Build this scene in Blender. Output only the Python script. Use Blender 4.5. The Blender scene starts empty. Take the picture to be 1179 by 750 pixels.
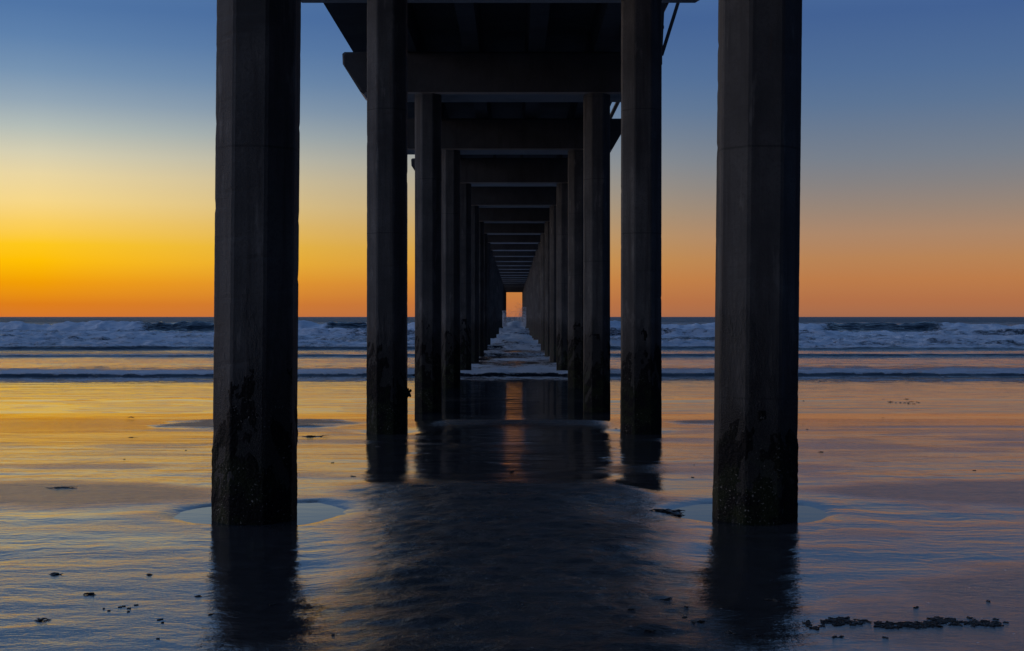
import bpy, bmesh, math, random
import numpy as np
from mathutils import Vector
random.seed(7)
scene = bpy.context.scene
col = scene.collection
R = math.radians

# ------------------------------------------------------------------ measures
EYE = 1.49            # eye height above the sand at the first piles
S = 9.2               # spacing of the bents
NB = 27               # bents seen
WL = -0.63            # still water level
CAP_B = EYE + 4.96    # underside of the cap beams
CAP_T = EYE + 5.90
SLAB_B = EYE + 6.46
SLAB_T = EYE + 6.95
AP = 0.288            # octagon apothem of a pile
CAPS_W = 1.1

# ------------------------------------------------------------------ helpers
def link(name, me, mat=None, parent=None, smooth=False):
    o = bpy.data.objects.new(name, me); col.objects.link(o)
    if mat: me.materials.append(mat)
    if parent: o.parent = parent
    if smooth:
        me.polygons.foreach_set('use_smooth', [True]*len(me.polygons))
    return o

def from_bm(name, bm, mat, parent=None, smooth=False):
    me = bpy.data.meshes.new(name); bm.normal_update(); bm.to_mesh(me); bm.free()
    return link(name, me, mat, parent, smooth)

def tag(o, label=None, cat=None, group=None, kind=None):
    if label: o['label'] = label
    if cat: o['category'] = cat
    if group: o['group'] = group
    if kind: o['kind'] = kind

def hash2(ix, iy, seed):
    n = (ix.astype(np.int64)*374761393 + iy.astype(np.int64)*668265263 + seed*1442695041) & 0xffffffff
    n = ((n ^ (n >> 13)) * 1274126177) & 0xffffffff
    n = (n ^ (n >> 16)) & 0xffffffff
    return n/4294967295.0

def vnoise(x, y, seed=0):
    x = np.asarray(x, float); y = np.asarray(y, float)
    x, y = np.broadcast_arrays(x, y)
    ix = np.floor(x); iy = np.floor(y); fx = x-ix; fy = y-iy
    fx = fx*fx*fx*(fx*(fx*6-15)+10); fy = fy*fy*fy*(fy*(fy*6-15)+10)
    a = hash2(ix, iy, seed); b = hash2(ix+1, iy, seed); c = hash2(ix, iy+1, seed); d = hash2(ix+1, iy+1, seed)
    return (a*(1-fx)+b*fx)*(1-fy)+(c*(1-fx)+d*fx)*fy

def fbm(x, y, seed=0, oct=4):
    t = 0; amp = .5; s = 0
    for i in range(oct):
        t = t+amp*vnoise(x, y, seed+i*17); s += amp
        x = np.asarray(x)*2.03+3.1; y = np.asarray(y)*2.03+1.7; amp *= .5
    return t/s*2-1           # about -1..1

def sstep(a, b, x):
    t = np.clip((x-a)/(b-a), 0, 1); return t*t*(3-2*t)

def grid_mesh(name, X, Y, Z, attrs=None):
    nr, nc = X.shape
    me = bpy.data.meshes.new(name)
    me.vertices.add(nr*nc)
    me.vertices.foreach_set('co', np.stack([X, Y, Z], -1).astype(np.float32).ravel())
    i = np.arange(nr*nc).reshape(nr, nc)
    q = np.stack([i[:-1, :-1], i[:-1, 1:], i[1:, 1:], i[1:, :-1]], -1).reshape(-1, 4)
    me.loops.add(q.size); me.loops.foreach_set('vertex_index', q.ravel().astype(np.int32))
    me.polygons.add(len(q))
    me.polygons.foreach_set('loop_start', (np.arange(len(q))*4).astype(np.int32))
    me.polygons.foreach_set('loop_total', np.full(len(q), 4, np.int32))
    me.polygons.foreach_set('use_smooth', np.ones(len(q), bool))
    for k, v in (attrs or {}).items():
        a = me.attributes.new(k, 'FLOAT', 'POINT')
        a.data.foreach_set('value', v.astype(np.float32).ravel())
    me.update(calc_edges=True); me.validate()
    return me

# ------------------------------------------------------------------ node helpers
class NT:
    def __init__(s, nt): s.nt = nt
    def n(s, t, **kw):
        nd = s.nt.nodes.new(t)
        for k, v in kw.items():
            if k == 'inp':
                for kk, vv in v.items():
                    if isinstance(vv, bpy.types.NodeSocket): s.nt.links.new(vv, nd.inputs[kk])
                    else: nd.inputs[kk].default_value = vv
            else: setattr(nd, k, v)
        return nd
    def m(s, op, a, b=0.0, c=0.0, clamp=False):
        nd = s.nt.nodes.new('ShaderNodeMath'); nd.operation = op; nd.use_clamp = clamp
        for i, v in enumerate((a, b, c)):
            if isinstance(v, bpy.types.NodeSocket): s.nt.links.new(v, nd.inputs[i])
            else: nd.inputs[i].default_value = v
        return nd.outputs[0]
    def mr(s, v, a, b, c=0.0, d=1.0, smooth=False):
        nd = s.nt.nodes.new('ShaderNodeMapRange'); nd.clamp = True
        if smooth: nd.interpolation_type = 'SMOOTHSTEP'
        for i, x in enumerate((v, a, b, c, d)):
            if isinstance(x, bpy.types.NodeSocket): s.nt.links.new(x, nd.inputs[i])
            else: nd.inputs[i].default_value = x
        return nd.outputs[0]
    def mix(s, f, a, b):
        nd = s.nt.nodes.new('ShaderNodeMix'); nd.data_type = 'RGBA'
        for k, v in ((0, f), (6, a), (7, b)):
            if isinstance(v, bpy.types.NodeSocket): s.nt.links.new(v, nd.inputs[k])
            else: nd.inputs[k].default_value = v
        return nd.outputs[2]
    def noise(s, vec, scale, detail=4, rough=.55, sc3=None):
        if sc3:
            mp = s.nt.nodes.new('ShaderNodeMapping'); mp.inputs['Scale'].default_value = sc3
            s.nt.links.new(vec, mp.inputs['Vector']); vec = mp.outputs[0]
        nd = s.nt.nodes.new('ShaderNodeTexNoise')
        s.nt.links.new(vec, nd.inputs['Vector'])
        nd.inputs['Scale'].default_value = scale; nd.inputs['Detail'].default_value = detail
        nd.inputs['Roughness'].default_value = rough
        return nd.outputs['Fac']

def new_mat(name):
    m = bpy.data.materials.new(name); m.use_nodes = True
    nt = m.node_tree; nt.nodes.clear()
    b = nt.nodes.new('ShaderNodeBsdfPrincipled'); o = nt.nodes.new('ShaderNodeOutputMaterial')
    nt.links.new(b.outputs[0], o.inputs[0])
    return m, NT(nt), b, o

def C(r, g, b): return (r, g, b, 1)

# ------------------------------------------------------------------ materials
def mat_concrete():
    m, t, b, o = new_mat('weathered_concrete')
    geo = t.n('ShaderNodeNewGeometry'); P = geo.outputs['Position']
    sep = t.n('ShaderNodeSeparateXYZ', inp={0: P})
    z = sep.outputs[2]
    big = t.noise(P, 1.3, 5, .6)
    streak = t.noise(P, 1.0, 5, .6, (9, 9, .55))
    fine = t.noise(P, 40, 4, .7)
    speck = t.noise(P, 95, 2, .6)
    base = t.mix(t.mr(big, .3, .7), C(.045, .045, .046), C(.125, .122, .118))
    base = t.mix(t.m('MULTIPLY', t.mr(streak, .48, .64), .8), base, C(.045, .042, .042))
    base = t.mix(t.m('MULTIPLY', t.mr(fine, .5, .66), .7), base, C(.06, .056, .055))
    base = t.mix(t.m('MULTIPLY', t.mr(t.noise(P, 3.2, 4, .65, (2.2, 2.2, .5)), .6, .68), .35), base, C(.24, .23, .215))
    jt = t.m('ABSOLUTE', t.m('SUBTRACT', t.m('FRACT', t.m('ADD', t.m('DIVIDE', z, 1.83), t.m('MULTIPLY', big, .02))), .5))
    base = t.mix(t.m('MULTIPLY', t.mr(jt, .006, .002), .7), base, C(.03, .03, .03))
    rust = t.m('MULTIPLY', t.mr(t.noise(P, 1.0, 4, .6, (14, 14, .9)), .62, .72), t.mr(t.noise(P, 1.1, 2, .5), .5, .62))
    base = t.mix(t.m('MULTIPLY', rust, .6), base, C(.10, .055, .03))
    # tide zone: mussels and algae below an uneven line
    edge = t.m('ADD', z, t.m('MULTIPLY', t.m('SUBTRACT', t.noise(P, 1.0, 6, .7, (5, 5, 1.6)), .5), 2.2))
    zone = t.mr(edge, 1.45, .85)
    pits = t.mr(speck, .42, .6)
    growth = t.mix(pits, C(.009, .009, .010), C(.032, .030, .028))
    alg = t.m('MULTIPLY', t.mr(t.m('ADD', z, t.m('MULTIPLY', fine, .7)), 1.0, .45), t.mr(t.noise(P, 6, 4, .6), .47, .6))
    growth = t.mix(t.m('MULTIPLY', alg, .6), growth, C(.028, .042, .013))
    barn = t.m('MULTIPLY', t.mr(t.noise(P, 55, 2, .5), .66, .72), t.mr(t.noise(P, 3, 3, .6), .5, .62))
    growth = t.mix(t.m('MULTIPLY', barn, .8), growth, C(.28, .26, .23))
    c = t.mix(zone, base, growth)
    t.nt.links.new(c, b.inputs['Base Color'])
    t.nt.links.new(t.mr(zone, 0, 1, .82, .7), b.inputs['Roughness'])
    h = t.m('ADD', t.m('MULTIPLY', fine, .35), t.m('ADD', t.m('MULTIPLY', streak, .5), t.m('MULTIPLY', t.m('MULTIPLY', speck, zone), 1.5)))
    bp = t.n('ShaderNodeBump', inp={'Height': h, 'Strength': .9, 'Distance': .012})
    t.nt.links.new(bp.outputs[0], b.inputs['Normal'])
    return m

def mat_beam():
    m, t, b, o = new_mat('beam_concrete')
    geo = t.n('ShaderNodeNewGeometry'); P = geo.outputs['Position']
    big = t.noise(P, .9, 5, .65)
    streak = t.noise(P, 1.0, 5, .6, (5, 5, .8))
    board = t.n('ShaderNodeTexWave', wave_type='BANDS', bands_direction='Y', inp={'Vector': P, 'Scale': 1.1, 'Distortion': .6, 'Detail': 2.0})
    fine = t.noise(P, 28, 4, .7)
    base = t.mix(t.mr(big, .3, .7), C(.038, .038, .041), C(.08, .08, .082))
    base = t.mix(t.m('MULTIPLY', t.mr(streak, .5, .7), .7), base, C(.035, .034, .035))
    base = t.mix(t.m('MULTIPLY', t.mr(fine, .5, .75), .4), base, C(.05, .048, .047))
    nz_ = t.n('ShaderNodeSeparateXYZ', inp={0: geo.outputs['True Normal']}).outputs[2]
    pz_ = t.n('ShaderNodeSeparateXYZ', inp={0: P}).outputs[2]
    soffit_bounce = t.m('MULTIPLY', t.mr(nz_, -.5, -.8), t.mr(pz_, CAP_B+.1, CAP_B+.3, 1, .06))
    base = t.mix(t.m('MULTIPLY', soffit_bounce, t.mr(big, .2, .5, .6, 1)), base, C(.50, .48, .46))  # cap soffits painted paler, as if lit from the water below
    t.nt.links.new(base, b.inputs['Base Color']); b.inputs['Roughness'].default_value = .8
    h = t.m('ADD', t.m('MULTIPLY', fine, .4), t.m('MULTIPLY', t.mr(board.outputs['Fac'], 0, .12), .5))
    bp = t.n('ShaderNodeBump', inp={'Height': h, 'Strength': .8, 'Distance': .012})
    t.nt.links.new(bp.outputs[0], b.inputs['Normal'])
    return m

def mat_growth():
    m, t, b, o = new_mat('mussel_crust')
    geo = t.n('ShaderNodeNewGeometry'); P = geo.outputs['Position']
    vor = t.n('ShaderNodeTexVoronoi', inp={'Vector': P, 'Scale': 60.0})
    z = t.n('ShaderNodeSeparateXYZ', inp={0: P}).outputs[2]
    c = t.mix(t.mr(vor.outputs['Distance'], .1, .6), C(.018, .017, .018), C(.006, .006, .007))
    alg = t.m('MULTIPLY', t.mr(z, .75, .2), t.mr(t.noise(P, 5, 4, .65), .44, .58))
    c = t.mix(t.m('MULTIPLY', alg, .5), c, C(.028, .04, .013))
    barn = t.m('MULTIPLY', t.mr(t.noise(P, 60, 2, .5), .64, .7), t.mr(t.noise(P, 2.5, 3, .6), .47, .58))
    c = t.mix(t.m('MULTIPLY', barn, .85), c, C(.3, .28, .25))
    t.nt.links.new(c, b.inputs['Base Color']); b.inputs['Roughness'].default_value = .75; b.inputs['IOR'].default_value = 1.25
    bp = t.n('ShaderNodeBump', inp={'Height': vor.outputs['Distance'], 'Strength': .7, 'Distance': .008}); bp.invert = True
    t.nt.links.new(bp.outputs[0], b.inputs['Normal'])
    return m

def mat_sand():
    m, t, b, o = new_mat('wet_sand')
    geo = t.n('ShaderNodeNewGeometry'); P = geo.outputs['Position']
    wet = t.n('ShaderNodeAttribute', attribute_name='wet').outputs['Fac']
    rip = t.n('ShaderNodeAttribute', attribute_name='rip').outputs['Fac']
    grain = t.noise(P, 130, 4, .75)
    mid = t.noise(P, 9, 5, .65)
    clod = t.noise(P, 1.0, 5, .68, (9, 17, 17))
    warp = t.noise(P, 1.1, 3, .5)
    dry = t.m('SUBTRACT', 1.0, wet, clamp=True)
    # colour: dark wet sand
    c = t.mix(t.mr(mid, .3, .7), C(.030, .030, .032), C(.058, .055, .056))
    c = t.mix(t.m('MULTIPLY', t.mr(clod, .58, .7), .6), c, C(.015, .014, .016))
    c = t.mix(t.m('MULTIPLY', t.mr(t.noise(P, 45, 3, .7), .5, .62), t.m('MULTIPLY', dry, .8)), c, C(.012, .012, .014))
    vs_ = t.n('ShaderNodeTexVoronoi', inp={'Vector': P, 'Scale': 26.0})
    pick = t.m('LESS_THAN', t.n('ShaderNodeSeparateColor', inp={0: vs_.outputs['Color']}).outputs[0], .02)
    glint_speck = t.m('MULTIPLY', t.m('MULTIPLY', t.m('LESS_THAN', vs_.outputs['Distance'], .20), pick), t.mr(dry, .1, .5))
    c = t.mix(glint_speck, c, C(.40, .38, .36))  # bright specks put into the sand colour as glints
    t.nt.links.new(c, b.inputs['Base Color'])
    wet2 = t.m('ADD', wet, t.m('MULTIPLY', t.m('SUBTRACT', mid, .5), .5), clamp=True)
    t.nt.links.new(t.mr(wet2, 0, .80, .34, .055), b.inputs['Roughness'])
    t.nt.links.new(t.mr(wet2, .0, .75, 1.24, 2.3), b.inputs['IOR'])
    # ripples: long in x, short in y, heights in metres
    wv = t.n('ShaderNodeCombineXYZ', inp={0: t.m('MULTIPLY', t.m('SUBTRACT', warp, .5), 1.4),
                                          1: t.m('MULTIPLY', t.m('SUBTRACT', t.noise(P, 1.0, 3, .55, (1.3, .6, 1)), .5), .75), 2: 0.0})
    PW = t.n('ShaderNodeVectorMath', operation='ADD', inp={0: P, 1: wv.outputs[0]}).outputs[0]
    r1 = t.noise(PW, 1.0, 2, .4, (.7, 2.7, 1))
    r2 = t.noise(PW, 1.0, 4, .6, (2.6, 8.0, 1))
    r3 = t.noise(P, 1.0, 2, .5, (9, 22, 1))
    h = t.m('ADD', t.m('MULTIPLY', r1, .015), t.m('ADD', t.m('MULTIPLY', r2, .0062), t.m('MULTIPLY', r3, .0007)))
    h = t.m('MULTIPLY', h, rip)
    rough_h = t.m('ADD', t.m('MULTIPLY', clod, .016), t.m('ADD', t.m('MULTIPLY', t.noise(P, 45, 3, .7), .0022), t.m('MULTIPLY', mid, .006)))
    h = t.m('ADD', h, t.m('MULTIPLY', rough_h, t.m('ADD', t.m('MULTIPLY', t.m('MULTIPLY', dry, dry), 2.4), .03)))
    bp = t.n('ShaderNodeBump', inp={'Height': h, 'Strength': 1.0, 'Distance': 1.0})
    t.nt.links.new(bp.outputs[0], b.inputs['Normal'])
    return m

def mat_sea():
    m, t, b, o = new_mat('sea_water')
    geo = t.n('ShaderNodeNewGeometry'); P = geo.outputs['Position']
    y = t.n('ShaderNodeSeparateXYZ', inp={0: P}).outputs[1]
    foam = t.n('ShaderNodeAttribute', attribute_name='foam').outputs['Fac']
    lace = t.noise(P, 1.0, 6, .72, (1.5, 2.6, 2.6))
    lace2 = t.noise(P, 1.0, 5, .75, (7, 9, 9))
    lace = t.m('ADD', t.m('MULTIPLY', lace, .6), t.m('MULTIPLY', lace2, .4))
    thr = t.m('SUBTRACT', .72, t.m('MULTIPLY', foam, .40))
    f = t.mr(t.m('SUBTRACT', lace, thr), -.03, .05)
    f = t.m('MULTIPLY', f, t.mr(foam, .02, .12))
    c = t.mix(f, C(.006, .014, .022), C(.86, .89, .92))
    t.nt.links.new(c, b.inputs['Base Color'])
    t.nt.links.new(t.m('ADD', t.mr(f, 0, 1, .06, .7), t.mr(y, 215, 420, 0, .38)), b.inputs['Roughness'])
    t.nt.links.new(t.mr(f, 0, 1, 1.33, 1.2), b.inputs['IOR'])
    near = t.mr(y, 38, 60)
    far = t.mr(y, 80, 220)
    w0 = t.noise(P, 1.0, 3, .5, (.35, 3.2, 1))
    w1 = t.noise(P, 1.0, 4, .55, (1.1, 3.0, 1))
    w2 = t.noise(P, 1.0, 3, .5, (.12, .38, 1))
    h = t.m('ADD', t.m('MULTIPLY', w1, t.m('ADD', .004, t.m('ADD', t.m('MULTIPLY', near, .075), t.m('MULTIPLY', far, .16)))),
            t.m('ADD', t.m('MULTIPLY', w2, t.m('MULTIPLY', far, 1.6)), t.m('MULTIPLY', w0, .018)))
    h = t.m('ADD', h, t.m('MULTIPLY', t.m('MULTIPLY', lace, f), .6))
    bp = t.n('ShaderNodeBump', inp={'Height': h, 'Strength': 1.0, 'Distance': 1.0})
    t.nt.links.new(bp.outputs[0], b.inputs['Normal'])
    return m

def mat_pool():
    m, t, b, o = new_mat('still_pool_water')
    P = t.n('ShaderNodeNewGeometry').outputs['Position']
    b.inputs['Base Color'].default_value = C(.03, .035, .04)
    b.inputs['Roughness'].default_value = .03
    b.inputs['IOR'].default_value = 1.5
    bp = t.n('ShaderNodeBump', inp={'Height': t.noise(P, 1.0, 2, .5, (3, 8, 1)), 'Strength': 1.0, 'Distance': .0006})
    t.nt.links.new(bp.outputs[0], b.inputs['Normal'])
    return m

def mat_kelp():
    m, t, b, o = new_mat('dark_kelp')
    P = t.n('ShaderNodeNewGeometry').outputs['Position']
    t.nt.links.new(t.mix(t.noise(P, 30, 3, .6), C(.006, .005, .004), C(.022, .018, .012)), b.inputs['Base Color'])
    b.inputs['Roughness'].default_value = .45
    return m

def mat_steel():
    m, t, b, o = new_mat('galvanised_steel')
    P = t.n('ShaderNodeNewGeometry').outputs['Position']
    t.nt.links.new(t.mix(t.noise(P, 12, 4, .6), C(.16, .15, .15), C(.10, .06, .04)), b.inputs['Base Color'])
    b.inputs['Roughness'].default_value = .6; b.inputs['Metallic'].default_value = .4
    return m

def mat_spray():
    m, t, b, o = new_mat('sea_spray_drops')
    P = t.n('ShaderNodeNewGeometry').outputs['Position']
    t.nt.links.new(t.mix(t.noise(P, 3, 2, .5), C(.7, .72, .75), C(.85, .86, .88)), b.inputs['Base Color'])
    b.inputs['Roughness'].default_value = .6
    b.inputs['Transmission Weight'].default_value = 0
    return m

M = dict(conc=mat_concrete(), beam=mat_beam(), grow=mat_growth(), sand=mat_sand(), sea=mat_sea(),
         pool=mat_pool(), kelp=mat_kelp(), steel=mat_steel(), spray=mat_spray())

# ------------------------------------------------------------------ where the piles stand
pile_xy = {}     # (n, side) -> x at foot, x at top
rp = random.Random(3)
for n in range(1, NB+1):
    for s in (-1, 1):
        x = s*1.89 + rp.uniform(-.02, .02)
        pile_xy[(n, s)] = [x, x]
pile_xy[(1, -1)] = [-1.938, -1.880]
pile_xy[(1, 1)] = [1.795, 1.862]
pile_xy[(2, -1)] = [-1.897, -1.894]
pile_xy[(2, 1)] = [1.893, 1.900]
pile_xy[(3, -1)] = [-1.925, -1.925]
pile_xy[(3, 1)] = [1.850, 1.850]

# ------------------------------------------------------------------ beach
def profile(y):
    return np.interp(y, [-400, -60, -10, 4, 10, 12, 15, 18, 22, 25, 27, 40, 44, 60, 100, 300, 1000, 30000],
                        [6, 1.4, .18, .01, 0, -.035, -.11, -.2, -.375, -.585, -.632, -.642, -.70, -1.2, -2.2, -6, -15, -40])

def patch(x, y, cx, cy, rx, ry, seed=0, soft=.35):
    nz = fbm(x*.9, y*1.6, 50+seed, 4)*.38
    r = np.sqrt(((x-cx)/rx)**2+((y-cy)/ry)**2)+nz
    return 1-sstep(1-soft, 1+soft*.3, r)

def beach_fields(x, y):
    h = profile(y)
    fadey = sstep(-8, 0, y)*(1-sstep(42, 50, y))
    h = h+.010*fbm(x*.35, y*.5, 1, 4)*fadey
    # centre hump near the camera and the ridge behind the second bent
    wob = .5*fbm(x*.7, y*.7, 4, 3)
    near = (1-sstep(10.3, 11.3, y+.7*wob+1.5*sstep(.8, 1.6, x)-.2))*sstep(-4, 2, y)*(1-sstep(.75, 1.8, np.abs(x-.05)*(1.42-.42*sstep(7.2, 9.2, y))+.35*wob))
    for s in (-1, 1):
        px = pile_xy[(1, s)][0]
        near = near*(1-np.exp(-(((x-px)/.9)**2+((y-9.4)/.9)**2)**2))
    h = h+.05*near
    cr = np.exp(-((y-21.0-.25*wob)/1.5)**2)*(1-sstep(1.1, 2.0, np.abs(x-.1)))
    h = h+.045*cr
    lb = patch(x, y, -4.4, 21.4, 1.6, 2.3, 2)
    rb = patch(x, y, 3.55, 21.5, .85, 1.2, 3)
    h = h+.03*lb+.02*rb
    # low bars in the shallow trough
    bar = np.exp(-((y-31.5-.9*fbm(x*.3, x*0, 9, 3))/.45)**2)*(.5+.5*fbm(x*.4, y*.2, 10, 3))
    bar2 = np.exp(-((y-37.0-1.4*fbm(x*.25, x*0, 11, 3))/.7)**2)*(.35+.8*fbm(x*.22, y*.2, 12, 3))
    h = h+.022*np.clip(bar, 0, 1)+.022*np.clip(bar2, 0, 1)
    # scour round the piles
    for n in (1, 2, 3, 4):
        for s in (-1, 1):
            px = pile_xy[(n, s)][0]; py = n*S + (.2 if n == 1 else 0)
            r2 = ((x-px)/(.62 if n == 1 else .55))**2+((y-py)/.56)**2
            r2 = r2*(1+.25*fbm(x*1.3, y*1.3, 21, 2)*(1 if n > 1 else 1.3)+.16*fbm(x*5, y*5, 22, 3))
            if n == 1:
                wq = .85*np.exp(-(((x-px)**2+(y-9.4)**2)/1.5)**3); h = h*(1-wq)
            h = h-(.045*np.exp(-r2**4) if n == 1 else .06*np.exp(-r2))+(.003*np.exp(-((np.sqrt(r2)-1.35)/.3)**2) if n == 1 else 0)
    # wetness
    scr = sstep(-.1, .45, fbm(x*.8, y*1.6, 81, 3)+.9*(1-sstep(6.3, 8.2, y))*(np.exp(-((np.abs(x)-1.5)/.8)**2)))*(y < 9)*(1-near)
    wet = np.ones_like(x)*.86
    dry = np.zeros_like(x)
    dry = np.maximum(dry, near*(.80+.25*fbm(x*1.5, y*2.5, 77, 4)))
    dry = np.maximum(dry, cr*(1-sstep(1.2, 1.75, np.abs(x-.1)))*.8)
    dry = np.maximum(dry, lb*.9); dry = np.maximum(dry, rb*.8)
    dry = np.maximum(dry, .52*patch(x, y, -4.6, 10.45, 2.5, .95, 5))
    dry = np.maximum(dry, .52*patch(x, y, 4.4, 10.6, 2.1, 1.1, 6))
    dry = np.maximum(dry, .45*patch(x, y, 3.4, 6.2, 2.3, 1.5, 7))
    dry = np.maximum(dry, .42*sstep(.0, .45, fbm(x*.28+3, y*.9, 33, 4))*sstep(12.5, 14, y)*(1-sstep(22, 24, y))*sstep(2.0, 3.0, np.abs(x)))
    dry = np.maximum(dry, .30*sstep(.05, .5, fbm(x*.45, y*1.1, 31, 4))*(1-sstep(17, 22, y)))
    dry = np.maximum(dry, .12*scr)
    wet = np.clip(wet-dry, 0, 1)
    wet = np.where(y > 24.5, np.maximum(wet, .9), wet)
    rip = np.interp(y, [0, 8, 14, 19, 24, 28, 60], [.9, .85, .7, .6, .38, .34, .3])
    rip = rip*(.55+.75*sstep(-.5, .5, fbm(x*.3, y*.35, 41, 3)))
    rip = rip*(1-.35*near)*(1+1.1*(1-sstep(1.2, 1.7, np.abs(x)))*sstep(12, 13, y))
    # visible small relief on the damp hump
    clod = fbm(x*5, y*7, 61, 4)
    fine_ = fbm(x*4.5, y*10, 62, 3)
    h = h+(.012*clod+.008*fbm(x*1.7, y*2.6, 66, 3)+.010*fine_)*np.clip(near+.8*cr*(np.abs(x) < 2.5), 0, 1)
    h = h+(.0016*clod+.0012*fine_)*sstep(-.2, .6, fbm(x*.5, y*.9, 67, 3)+.5*(y < 8.5))*(y < 13)*(1-near)
    h = h+.0035*fbm(x*.8, y*3.2, 71, 3)*rip*(1-near)
    h = h+scr*.0015*fbm(x*7, y*12, 82, 3)
    return h, wet, rip

xs = np.concatenate([-np.geomspace(20000, 12.3, 60), np.arange(-12, 12.01, .045), np.geomspace(12.3, 20000, 60)])
ys = np.concatenate([-np.geomspace(400, 2.2, 40), np.arange(-2, 3, .4), np.arange(3, 14, .04), np.arange(14, 30, .06),
                     np.arange(30, 60, .2), np.geomspace(60.5, 25000, 70)])
BX, BY = np.meshgrid(xs, ys)
bh, bw, brp = beach_fields(BX, BY)
beach = link('beach', grid_mesh('beach', BX, BY, bh, dict(wet=bw, rip=brp)), M['sand'])
tag(beach, kind='structure')

def sand_z(x, y):
    h, _, _ = beach_fields(np.array([float(x)]), np.array([float(y)])); return float(h[0])

# tide pools in the scour round the first two piles
for s in (-1, 1):
    px = pile_xy[(1, s)][0]
    bm = bmesh.new(); vs = []
    for k in range(48):
        a = k/48*2*math.pi
        vs.append(bm.verts.new((px+math.cos(a)*.95, 9.4+math.sin(a)*.85, -.015)))
    bm.faces.new(vs)
    o = from_bm('tide_pool', bm, M['pool']); tag(o, kind='structure')

# ------------------------------------------------------------------ sea
def bore(y, front, hgt, tail, steep):
    d = y-front
    up = sstep(-steep, steep*.15, d)
    return hgt*up*np.exp(-np.clip(d, 0, None)/tail)

def sea_fields(x, y):
    ang = x/np.maximum(y, 1)
    h = np.zeros_like(x); foam = np.zeros_like(x)
    # first small bore
    f1 = 43.6+1.5*fbm(x*.07, x*0, 101, 3)+.25*fbm(x*.9, x*0, 102, 3)
    a1 = .135+.03*fbm(x*.12, x*0, 103, 2)+.02*fbm(x*1.2, x*0, 106, 2)
    h += bore(y, f1, a1, 13.0, .30)
    h += .035*fbm(x*1.3, y*1.6, 104, 4)*sstep(-.1, .8, y-f1)*np.exp(-np.clip(y-f1, 0, None)/5)
    foam = np.maximum(foam, .95*sstep(-.22, .12, y-f1+.12*fbm(x*3, y*3, 107, 3))*np.exp(-np.clip(y-f1-2.6, 0, None)/6.0)*(.95+.35*fbm(x*.4, y*.8, 110, 4)))
    foam = np.maximum(foam, (.60+.25*fbm(x*.5, y*.7, 108, 4))*sstep(38.0, 41.5, y+1.2*fbm(x*.15, x*0, 109, 3))*(1-sstep(-.4, 0, y-f1)))
    # thin swash line in front
    # second and third bores, broken into lengths
    for (yc, hh, tl, st, sd, cov, fl) in ((54, .03, 4.0, .5, 111, .0, 1.5), (65, .11, 12, .4, 121, .62, 9), (78, .19, 12, .6, 131, 1, 12),
                                      (88, .26, 12, .8, 141, 1, 30), (110, .45, 9, 1.3, 151, 1, 40), (135, .6, 12, 1.6, 161, 1, 50)):
        f = yc+yc*.035*fbm(x*3.0/yc, x*0, sd, 3)+.4*fbm(x*.5, x*0, sd+1, 2)
        amp = hh*(.55+.75*sstep(-.6, .5, fbm(x*2.6/yc, x*0, sd+2, 3)))
        if yc > 100: amp = amp*(1-.85*np.clip(np.exp(-((ang+.265)/.036)**4)+np.exp(-((ang-.300)/.046)**4), 0, 1))
        h += bore(y, f, 1, tl, st)*amp
        foam = np.maximum(foam, (.45+.5*cov)*sstep(-.5, .3, y-f)*np.exp(-np.clip(y-f-.6, 0, None)/fl)*(1 if cov == 1 else sstep(-.2, .3, fbm(x*.05, x*0, sd+5, 3)+cov-.25*(x < -3))))
    # whitewater mass
    ww = sstep(76, 84, y+5*fbm(x*.03, y*.02, 171, 3))*(1-sstep(196, 206, y))
    h += ww*(.26*fbm(x*.35, y*.22, 172, 5)+.24*fbm(x*1.1, y*.8, 173, 4))
    foam = np.maximum(foam, ww*(.70+.42*fbm(x*.07, y*.16, 174, 5)))
    # churned water between the piles
    mid = (1-sstep(1.9, 3.2, np.abs(x)))*sstep(43.4, 44.5, y)*(1-sstep(150, 170, y))
    h += mid*(.035*fbm(x*1.6, y*1.1, 176, 4)+.02)
    foam = np.maximum(foam, mid*(.62+.5*fbm(x*.6, y*.35, 177, 4)))
    # the breaking wave
    fb = 178+7*fbm(x*.012, x*0, 181, 3)+2.0*fbm(x*.11, x*0, 183, 3)
    green = np.maximum(np.exp(-((ang+.265)/.032)**4), np.exp(-((ang-.300)/.042)**4))
    green = np.maximum(green, .9*np.exp(-((ang+.135)/.016)**4))
    green = np.clip(green+.25*fbm(x*.2, y*0, 184, 3)*green, 0, 1)
    green = np.clip(green*1.4, 0, 1)
    wh = 1.22+.12*green+.16*fbm(x*.03, x*0, 182, 3)+.38*(1-green)*fbm(x*.16, x*0, 185, 4)
    d = y-fb
    wave = sstep(-5.5+2.6*green, .3, d)*np.exp(-np.clip(d, 0, None)/8)
    h += wh*wave
    face = sstep(-15, -11, d)*(1-sstep(1.2, 3.0, d))
    behind = sstep(0, 3, d)
    foam = foam*(1-face*green)
    foam = foam*(1-.8*behind*(.5+.5*green))
    foam = np.maximum(foam, (1-green)*np.exp(-(np.clip(d, 0, None)/3.5)**2)*sstep(-8, -3, d)*.95)
    h += (1-green)*.30*fbm(x*.6, y*.5, 186, 4)*face
    # outer swells
    sw = sstep(190, 260, y)
    h += sw*(.55*np.sin(y/26+1.5*fbm(x*.004, y*.002, 190, 2))*.6+.30*fbm(x*.05, y*.12, 191, 3)+.16*fbm(x*.16, y*.35, 192, 3)*(1-sstep(500, 1500, y)))*(1-sstep(3000, 9000, y))
    # calm ripples
    h += .004*fbm(x*.8, y*2.2, 195, 3)*sstep(26, 45, y)
    h += .02*fbm(x*.25, y*.9, 196, 3)*sstep(46, 60, y)
    return WL+h, foam

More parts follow.
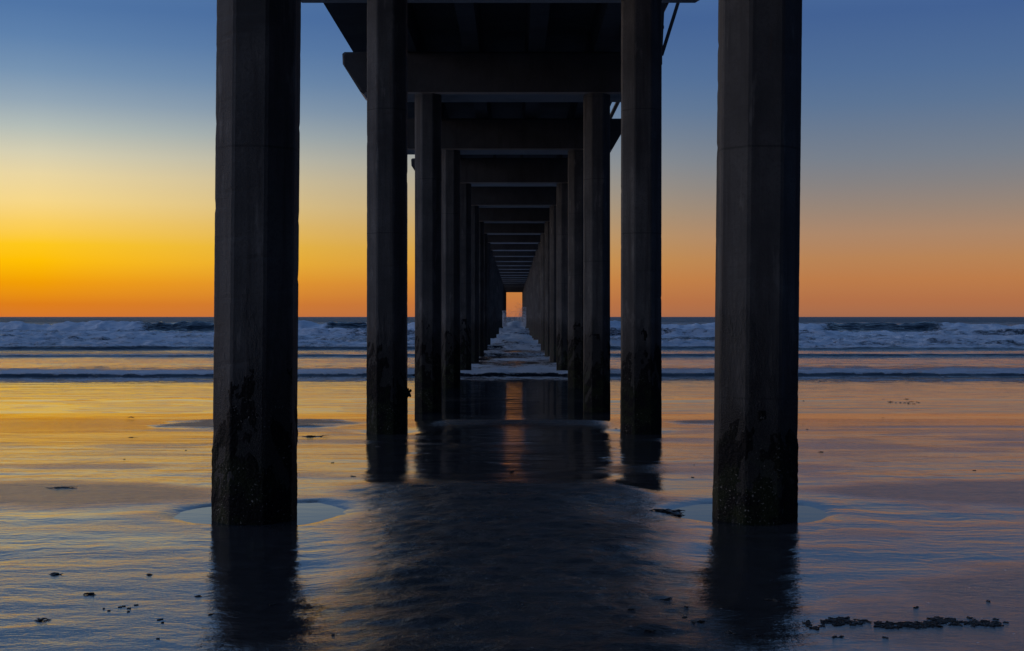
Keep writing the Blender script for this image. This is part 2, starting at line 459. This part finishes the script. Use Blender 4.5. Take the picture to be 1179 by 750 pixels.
yr = [22.0]
while yr[-1] < 46: yr.append(yr[-1]+(.22 if yr[-1] < 42.2 else .05))
while yr[-1] < 30000:
    yv = yr[-1]
    yr.append(yv+(.10 if yv < 82 else .20 if yv < 150 else .3 if yv < 205 else (yv-205)*.007+.45))
yr = np.array(yr)
u = np.linspace(-1, 1, 721)
U, SY = np.meshgrid(u, yr)
SX = U*(SY*.62+14)
sh, sf = sea_fields(SX, SY)
sea = link('sea', grid_mesh('sea', SX, SY, sh, dict(foam=sf)), M['sea'])
tag(sea, kind='structure')
# calm sea on either hand, out of the frame
# ------------------------------------------------------------------ the pier
pier = bpy.data.objects.new('pier', None); col.objects.link(pier); pier.location = (0, 0, 0)
tag(pier, 'long concrete pier on paired octagonal piles running out into the surf', 'pier')

def pile_mesh(xb, xt, zb, zt, fine=False):
    bm = bmesh.new()
    rad = AP/math.cos(math.pi/8)
    nz = 190 if zt-zb < 9 and abs(xb) != 0 and fine else 26; rings = []
    r = random.Random(int(xb*1000)+int(zb*77))
    for k in range(nz+1):
        f = k/nz; z = zb+(zt-zb)*f
        cx = xb+(xt-xb)*(z-0)/(zt)
        ring = []
        for c in range(8):
            a = math.pi/8+c*math.pi/4
            for e in (-1, 1):      # small arris bevel
                aa = a+e*.045
                ch = float(vnoise(z*13+c*31, xb*50+c*3, 9)) if fine else 0
                rr = rad*.9985*(1+r.uniform(-.0016, .0016))-(max(0, ch-.82)*.035 if fine else 0)
                ring.append(bm.verts.new((cx+rr*math.cos(aa), rr*math.sin(aa), z)))
        rings.append(ring)
    for a, b in zip(rings, rings[1:]):
        for i in range(16):
            bm.faces.new((a[i], a[(i+1) % 16], b[(i+1) % 16], b[i]))
    bm.faces.new(rings[-1]); bm.faces.new(rings[0][::-1])
    return bm

def crust_mesh(xb, xt, zt_pile, z0, z1, seed):
    """uneven skin of mussels round the foot of a pile"""
    bm = bmesh.new(); rad = AP/math.cos(math.pi/8)
    NA, NZ = 280, int((z1-z0)/.013)
    A, Z = np.meshgrid(np.arange(NA)/NA*2*np.pi, np.linspace(z0, z1, NZ))
    n = fbm(A*22+seed*3.1, Z*40, 300+seed, 4)
    n = np.where(A > 5.8, n*(2*np.pi-A)/.4832+(1-(2*np.pi-A)/.4832)*fbm((A-2*np.pi)*14+seed*3.1, Z*24, 300+seed, 4), n)
    lowf = fbm(np.cos(A)*2.6+seed, Z*4.5+np.sin(A)*2.6, 400+seed, 4)
    cover = np.clip((1.0*(z1-z0)*.75+z0-Z)/(.35*(z1-z0))+lowf*2.3, -1, 1)
    octo = AP/np.cos(((A+np.pi/8) % (np.pi/4))-np.pi/8)
    rr = octo+np.where(cover > -.2, .003+.006*np.clip(cover, 0, 1)+.0045*n*np.clip(cover+.3, 0, 1), -.02)
    rr = np.where(Z > z1-.03, octo-.03, rr)
    cx = xb+(xt-xb)*Z/zt_pile
    X = cx+rr*np.cos(A); Y = rr*np.sin(A)
    V = [[bm.verts.new((X[i, j], Y[i, j], Z[i, j])) for j in range(NA)] for i in range(NZ)]
    for i in range(NZ-1):
        for j in range(NA):
            k = (j+1) % NA
            bm.faces.new((V[i][j], V[i][k], V[i+1][k], V[i+1][j]))
    return bm

def clump_mesh(cx, cy, cz, r, seed):
    bm = bmesh.new(); rr = random.Random(seed)
    for k in range(60):
        v = Vector((rr.gauss(0, 1), rr.gauss(0, 1), rr.gauss(0, 1))).normalized()*r*rr.uniform(.3, 1)
        g = bmesh.ops.create_icosphere(bm, subdivisions=1, radius=r*.22)
        for q in g['verts']:
            q.co = Vector((q.co.x*rr.uniform(.8, 1.2), q.co.y, q.co.z*1.4))+v
            q.co += Vector((cx, cy, cz))
    return bm

for n in range(1, NB+1):
    yb = n*S
    for s in (-1, 1):
        xb, xt = pile_xy[(n, s)]
        foot = (sand_z(xb, yb)-.5) if n < 6 else -3.0-.025*n*S
        o = from_bm('pile', pile_mesh(xb, xt, foot, CAP_B-.002, n <= 2), M['conc'], pier)
        o.location = (0, yb, 0)
        if n <= 5:
            z0 = max(foot+.3, -.9)
            g = from_bm('mussel_crust', crust_mesh(xb, xt, CAP_B, z0, (1.0 if n == 1 else 1.3)+.15*s*(-1)**n, n*2+(s > 0)), M['grow'], o, True)
        if n == 2 and s == -1:
            g = from_bm('mussel_clump', clump_mesh(xb+AP, -.1, EYE-1.14, .085, 4), M['grow'], o, True)

def prism(bm, prof, y0, y1, bev=.02):
    """profile in x,z pushed along y; end faces slightly chamfered"""
    n = len(prof)
    cx = sum(p[0] for p in prof)/n; cz = sum(p[1] for p in prof)/n
    def shrink(p):
        dx, dz = p[0]-cx, p[1]-cz
        return (p[0]-math.copysign(min(bev, abs(dx)*.5), dx), p[1]-math.copysign(min(bev, abs(dz)*.5), dz))
    rows = []
    for y, sh_ in ((y0, 1), (y0+bev, 0), (y1-bev, 0), (y1, 1)):
        rows.append([bm.verts.new((*(shrink(p) if sh_ else p),)[:1]+(y,)+(((shrink(p) if sh_ else p))[1],)) for p in prof])
    for a, b in zip(rows, rows[1:]):
        for i in range(n):
            bm.faces.new((a[i], a[(i+1) % n], b[(i+1) % n], b[i]))
    bm.faces.new(rows[0][::-1]); bm.faces.new(rows[-1])
    bmesh.ops.recalc_face_normals(bm, faces=bm.faces)

LB, LT, RB, RT = -3.35, -3.82, 2.86, 3.30
cap_me = None
for n in range(1, NB+1):
    if cap_me is None:
        bm = bmesh.new()
        prof = [(LB, CAP_B), (LB-.08, CAP_B+.05), (LT, CAP_T-.27), (LT-.01, CAP_T-.04), (LT+.04, CAP_T), (RT-.04, CAP_T),
                (RT, CAP_T-.04), (RT, CAP_T-.27), (RB+.08, CAP_B+.05), (RB, CAP_B)]
        prism(bm, prof, -CAPS_W/2, CAPS_W/2, .04)
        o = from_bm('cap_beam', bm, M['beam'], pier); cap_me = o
    else:
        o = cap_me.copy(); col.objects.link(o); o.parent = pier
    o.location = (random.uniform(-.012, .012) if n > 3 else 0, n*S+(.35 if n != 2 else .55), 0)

# girders on the caps and the slab on the girders
for gx in (-2.35, -.95, .5, 1.95):
    bm = bmesh.new()
    prism(bm, [(gx-.18, CAP_T+.004), (gx+.18, CAP_T+.004), (gx+.24, SLAB_B-.003), (gx-.24, SLAB_B-.003)], -70, NB*S+3.5)
    from_bm('girder', bm, M['beam'], pier)
bm = bmesh.new()
prism(bm, [(-3.93, SLAB_B), (2.95, SLAB_B), (2.95, SLAB_T), (-3.93, SLAB_T)], -70, NB*S+4)
slab = from_bm('deck_slab', bm, M['beam'], pier)
bm = bmesh.new()
for x0, x1 in ((-3.90, -3.62), (2.64, 2.92)):
    prism(bm, [(x0, SLAB_T+.002), (x1, SLAB_T+.002), (x1, SLAB_T+.3), (x0, SLAB_T+.3)], -70, NB*S+4)
from_bm('deck_kerb', bm, M['beam'], pier)

def bar(bm, a, b, w):
    a = Vector(a); b = Vector(b); d = (b-a).normalized()
    s = d.cross(Vector((0, 1, 0))).normalized()*w/2; t = Vector((0, w/2, 0))
    v = [bm.verts.new(p+q) for p in (a, b) for q in (s+t, s-t, -s-t, -s+t)]
    for f in ((0, 1, 2, 3), (7, 6, 5, 4), (0, 4, 5, 1), (1, 5, 6, 2), (2, 6, 7, 3), (3, 7, 4, 0)):
        bm.faces.new([v[i] for i in f])
    bmesh.ops.recalc_face_normals(bm, faces=bm.faces)
br = None
for n in range(1, NB+1):
    if br is None:
        bm = bmesh.new()
        bar(bm, (3.27, 0, CAP_T-.1), (3.66, 0, EYE+7.05), .075)
        bar(bm, (2.86, 0, EYE+7.08), (3.74, 0, EYE+7.08), .085)
        bar(bm, (3.25, 0, CAP_T-.02), (3.30, 0, EYE+7.02), .07)
        bar(bm, (2.80, 0, EYE+6.42), (3.32, 0, EYE+6.42), .06)
        br = o = from_bm('utility_bracket', bm, M['steel'], pier)
    else:
        o = br.copy(); col.objects.link(o); o.parent = pier
    o.location = (0, n*S-.3, 0)
bm = bmesh.new()
def tube(bm, pts, rad, seg=8):
    rings = []
    for i, p in enumerate(pts):
        p = Vector(p); q = Vector(pts[min(i+1, len(pts)-1)])-Vector(pts[max(i-1, 0)])
        q.normalize(); up = Vector((0, 0, 1)) if abs(q.z) < .9 else Vector((1, 0, 0))
        s = q.cross(up).normalized(); t = s.cross(q)
        rr = rad[i] if isinstance(rad, (list, tuple)) else rad
        rings.append([bm.verts.new(p+s*rr*math.cos(k/seg*6.2832)+t*rr*math.sin(k/seg*6.2832)) for k in range(seg)])
    for a, b in zip(rings, rings[1:]):
        for i in range(seg): bm.faces.new((a[i], a[(i+1) % seg], b[(i+1) % seg], b[i]))
    bm.faces.new(rings[0][::-1]); bm.faces.new(rings[-1])
tube(bm, [(3.47, y, EYE+7.19) for y in np.arange(-70, NB*S+3, 8)], .07, 10)
from_bm('utility_pipe', bm, M['steel'], pier, True)

# ------------------------------------------------------------------ kelp
F = 1418.0
def at(px, py, z=None):
    """ground point seen at a pixel of the photograph (to read off positions)"""
    dy = py-365
    y = (EYE+0)*F/dy
    for _ in range(6):
        zz = sand_z((px-592)/F*y, y); zz = max(zz, WL) if y > 25 else zz
        y = (EYE-zz)*F/dy
    return (px-592)/F*y, y, zz

def kelp_mesh(length, width, seed, blades=5, h=.03):
    r = random.Random(seed); bm = bmesh.new()
    for b in range(blades):
        a = r.uniform(-.35, .35)+(math.pi if r.random() < .5 else 0)
        L = length*r.uniform(.35, .6); n = 8
        x = r.uniform(-.1, .1)*length; y = r.uniform(-.3, .3)*width; pts = []; rad = []
        for i in range(n):
            f = i/(n-1)
            pts.append((x, y, .004+h*(.4+.6*math.sin(f*3.1+b))*r.uniform(.3, 1)))
            rad.append(max(.0025, h*.35*(1-f*.75)*r.uniform(.6, 1.2)))
            a += r.uniform(-.45, .45); x += math.cos(a)*L/(n-1); y += math.sin(a)*L/(n-1)*.8
        tube(bm, pts, rad, 6)
    # crumpled frond
    for b in range(max(1, blades//2)):
        cx, cy = r.uniform(-.22, .22)*length, r.uniform(-.3, .3)*width
        g = bmesh.ops.create_icosphere(bm, subdivisions=2, radius=1)
        sx, sy, sz = length*r.uniform(.09, .17), width*r.uniform(.3, .5), h*r.uniform(.4, .8)
        for v in g['verts']:
            k = 1+.35*math.sin(v.co.x*7+b)*math.cos(v.co.y*9)+r.uniform(-.15, .15)
            v.co = Vector((cx+v.co.x*sx*k, cy+v.co.y*sy*k, max(0, v.co.z)*sz*k))
    return bm

bits = [
 (72, 562, 36, .10, 6, .035, 'flat dark kelp strand lying on the wet sand far left of the piers, the longest single piece'),
 (64, 662, 15, .07, 5, .035, 'small dark kelp scrap on blue wet sand in the lower left'),
 (47, 715, 16, .08, 5, .03, 'twisted dark kelp scrap nearest the lower left corner'),
 (170, 662, 10, .05, 3, .02, 'short dark kelp twig, second scrap out to the left from the front left pile reflection'),
 (104, 684, 14, .07, 4, .035, 'curled kelp loop with a light gap in it on the lower left sand'),
 (230, 687, 12, .05, 3, .02, 'thin kelp sliver just left of the front left pile reflection'),
 (361, 503, 24, .22, 6, .06, 'forked dark kelp piece standing on gold wet sand right of the front left pile'),
 (768, 590, 34, .25, 12, .06, 'bushy kelp clump on the damp sand left of the pool at the front right pile'),
 (153, 414 + 90, 12, .15, 3, .02, 'tiny kelp scrap on the golden wet sand at far left'),
 (152, 481, 7, .12, 3, .06, 'upright speck of kelp on the golden wet sand at far left'),
]
fixes = {'flat dark kelp strand lying on the wet sand far left of the piers, the longest single piece':
         'flat dark kelp strand, the longest single piece on the far left sand'}
for k, (px, py, wpx, wid, nb, hh, lab) in enumerate(bits):
    x, y, z = at(px, py); L = wpx/F*y
    o = from_bm('kelp_scrap', kelp_mesh(L*1.1, wid, 40+k, nb, hh), M['kelp'], None, True)
    o.scale = (1.2, .8, .35)
    o.location = (x, y, z-.002); o.rotation_euler = (0, 0, random.uniform(-.12, .12))
    tag(o, fixes.get(lab, lab), 'kelp', 'kelp scraps scattered on the wet sand')
# the band of broken weed along the lower right and the crumbs round it
bm = bmesh.new(); r = random.Random(12)
def crumb(px, py, spx):
    x, y, z = at(px, py)
    L = spx/F*y
    sub = kelp_mesh(L*1.6, L*.9, r.randint(0, 10**6), 6, min(.012, L*.12))
    me = bpy.data.meshes.new('t'); sub.to_mesh(me); sub.free()
    n0 = len(bm.verts); bm.from_mesh(me); bpy.data.meshes.remove(me)
    bm.verts.ensure_lookup_table()
    a = r.uniform(-1.2, 1.2)
    for v in bm.verts[n0:]:
        cx, cy = v.co.x, v.co.y
        v.co = Vector((x+cx*math.cos(a)-cy*math.sin(a), y+cx*math.sin(a)+cy*math.cos(a), v.co.z+z-.003))
for k in range(230):
    f = r.random(); px = 925+f*250
    if vnoise(px*.05, 3, 5) < .2: continue
    crumb(px, 718+2.5*math.sin(px*.05)+r.gauss(0, 2.4), r.uniform(3, 9.5))
for k in range(20):
    crumb(r.uniform(700, 1170), r.uniform(690, 745), r.uniform(2, 11))
for k in range(7):
    crumb(r.gauss(300, 90), r.uniform(690, 745), r.uniform(2, 6))
for k in range(6):
    crumb(r.gauss(150, 22), r.gauss(700, 5), r.uniform(1.5, 3.5))
for k in range(16):
    crumb(1020+r.random()*40, r.gauss(464, 1.0), r.uniform(1.5, 3))
for k in range(30):
    crumb(r.uniform(20, 1160), r.uniform(455, 560), r.uniform(1.5, 5))
wr = from_bm('kelp_litter', bm, M['kelp'], None, True)
tag(wr, 'broken band and crumbs of dark seaweed strewn across the wet sand', 'seaweed', kind='stuff')

# ------------------------------------------------------------------ spray thrown up at the last piles
bm = bmesh.new(); r = random.Random(5)
def drops(cx, cy, w, h0, top, n):
    for k in range(n):
        f = r.random()**1.7
        x = cx+r.gauss(0, w)*(1+f*.5); y = cy+r.gauss(0, .5); z = h0+f*top
        s = r.uniform(.04, .11)*(1-f*.5)
        v = [bm.verts.new((x+r.uniform(-s, s), y+r.uniform(-s, s), z+r.uniform(-s, s))) for _ in range(4)]
        for a in ((0, 1, 2), (0, 3, 1), (1, 3, 2), (2, 3, 0)): bm.faces.new([v[i] for i in a])
drops(-1.75, 172, .32, WL+.8, 2.2, 2600)
drops(1.75, 172, .38, WL+.8, 2.7, 2600)
drops(.2, 205, .8, WL+1.0, 2.5, 500)
drops(.9, 205, .35, WL+1.5, 3.2, 350)
sp = from_bm('sea_spray', bm, M['spray']); tag(sp, 'pale burst of spray thrown up between the farthest piles', 'spray', kind='stuff')

# ------------------------------------------------------------------ sky
w = bpy.data.worlds.new('World'); scene.world = w; w.use_nodes = True
nt = w.node_tree; nt.nodes.clear(); t = NT(nt)
tc = t.n('ShaderNodeTexCoord'); D = tc.outputs['Generated']
sep = t.n('ShaderNodeSeparateXYZ', inp={0: D}); dx, dyy, dz = sep.outputs
flat = t.m('SQRT', t.m('ADD', t.m('MULTIPLY', dx, dx), t.m('ADD', t.m('MULTIPLY', dyy, dyy), 1e-6)))
GA = R(-55)
az = t.m('DIVIDE', t.m('ADD', t.m('MULTIPLY', dx, math.sin(GA)), t.m('MULTIPLY', dyy, math.cos(GA))), flat)
def lin(c):
    return tuple(((v/255)/12.92 if v/255 <= .04045 else ((v/255+.055)/1.055)**2.4) for v in c)+(1,)
zmap = t.m('POWER', t.m('MAXIMUM', dz, 0), .5)      # more stops near the horizon
def ramp(stops):
    nd = t.n('ShaderNodeValToRGB'); t.nt.links.new(zmap, nd.inputs[0]); e = nd.color_ramp.elements
    nd.color_ramp.interpolation = 'LINEAR'
    e[0].position = 0; e[0].color = lin(stops[0][1]); e[1].position = 1; e[1].color = lin(stops[-1][1])
    for z, c in stops[1:-1]:
        q = e.new(z**.5); q.color = lin(c)
    return nd.outputs[0]
def zy(y, D_=1528): return (365-y)/math.hypot(D_, 365-y)
high = [(.36, (92, 128, 172)), (.6, (80, 116, 168)), (1, (70, 106, 164))]
A = ramp([(0, (210, 116, 52)), (zy(350), (222, 126, 26)), (zy(325), (242, 158, 6)), (zy(300), (255, 191, 4)), (zy(280), (254, 200, 30)),
          (zy(255), (250, 207, 96)), (zy(230), (246, 215, 138)), (zy(200), (234, 214, 162)), (zy(175), (214, 207, 178)), (zy(145), (180, 189, 184)),
          (zy(115), (148, 167, 182)), (zy(80), (118, 147, 178)), (zy(40), (94, 129, 172)), (zy(0), (79, 116, 165))]+high)
B = ramp([(0, (158, 104, 80)), (zy(345), (178, 112, 72)), (zy(320), (187, 123, 74)), (zy(295), (184, 131, 86)), (zy(265), (172, 135, 106)),
          (zy(235), (152, 133, 119)), (zy(205), (134, 130, 130)), (zy(175), (119, 127, 139)), (zy(145), (107, 122, 143)), (zy(110), (92, 116, 148)),
          (zy(70), (80, 109, 150)), (zy(0), (66, 97, 147))]+high)
E = ramp([(0, (10, 11, 18)), (.1, (13, 15, 24)), (.25, (16, 20, 34)), (.5, (19, 27, 46)), (1, (70, 106, 164))])
mAB = t.mix(t.m('POWER', t.mr(az, .33, .83), 1.9), B, A)
mE = t.mix(t.mr(az, .15, -.7), mAB, E)
az2 = t.m('DIVIDE', t.m('ADD', t.m('MULTIPLY', dx, math.sin(R(-92))), t.m('MULTIPLY', dyy, math.cos(R(-92)))), flat)
gl2 = t.m('MULTIPLY', t.mr(az2, .42, .85, smooth=True), t.mr(dz, .7, 0.1))
gl = t.m('MULTIPLY', t.mr(az, .87, 1.0, smooth=True), t.mr(dz, .45, 0.0))
side = t.mix(t.mr(dz, 0, .35), lin((225, 198, 178)), lin((170, 190, 225)))
side = t.n('ShaderNodeVectorMath', operation='SCALE', inp={0: side, 'Scale': 1.45}).outputs[0]
mE = t.mix(t.m('MULTIPLY', gl2, .85), mE, side)
mG = t.n('ShaderNodeVectorMath', operation='SCALE', inp={0: mE, 'Scale': t.m('ADD', 1.0, t.m('MULTIPLY', gl, .8))}).outputs[0]
bg = t.n('ShaderNodeBackground', inp={'Color': mG, 'Strength': 1.0})
wo = t.n('ShaderNodeOutputWorld'); t.nt.links.new(bg.outputs[0], wo.inputs[0])

sl = bpy.data.lights.new('sun', 'SUN'); sl.energy = .10; sl.angle = R(14); sl.color = (1, .62, .32)
so = bpy.data.objects.new('sun', sl); col.objects.link(so)
sd = Vector((math.sin(R(-62))*math.cos(R(3)), math.cos(R(-62))*math.cos(R(3)), math.sin(R(3))))
so.rotation_euler = (-sd).to_track_quat('-Z', 'Y').to_euler(); so.location = (-30, 20, 20)

# ------------------------------------------------------------------ camera
cd = bpy.data.cameras.new('camera'); cam = bpy.data.objects.new('camera', cd); col.objects.link(cam)
cam.location = (0, 0, EYE); cam.rotation_euler = (R(90), 0, 0)
cd.sensor_width = 36; cd.lens = 36*F/1179; cd.shift_x = -2.5/1179; cd.shift_y = -10/1179
cd.clip_start = .05; cd.clip_end = 60000
scene.camera = cam
vs = scene.view_settings; vs.view_transform = 'Standard'; vs.look = 'None'; vs.exposure = 0; vs.gamma = 1; vs.use_curve_mapping = False
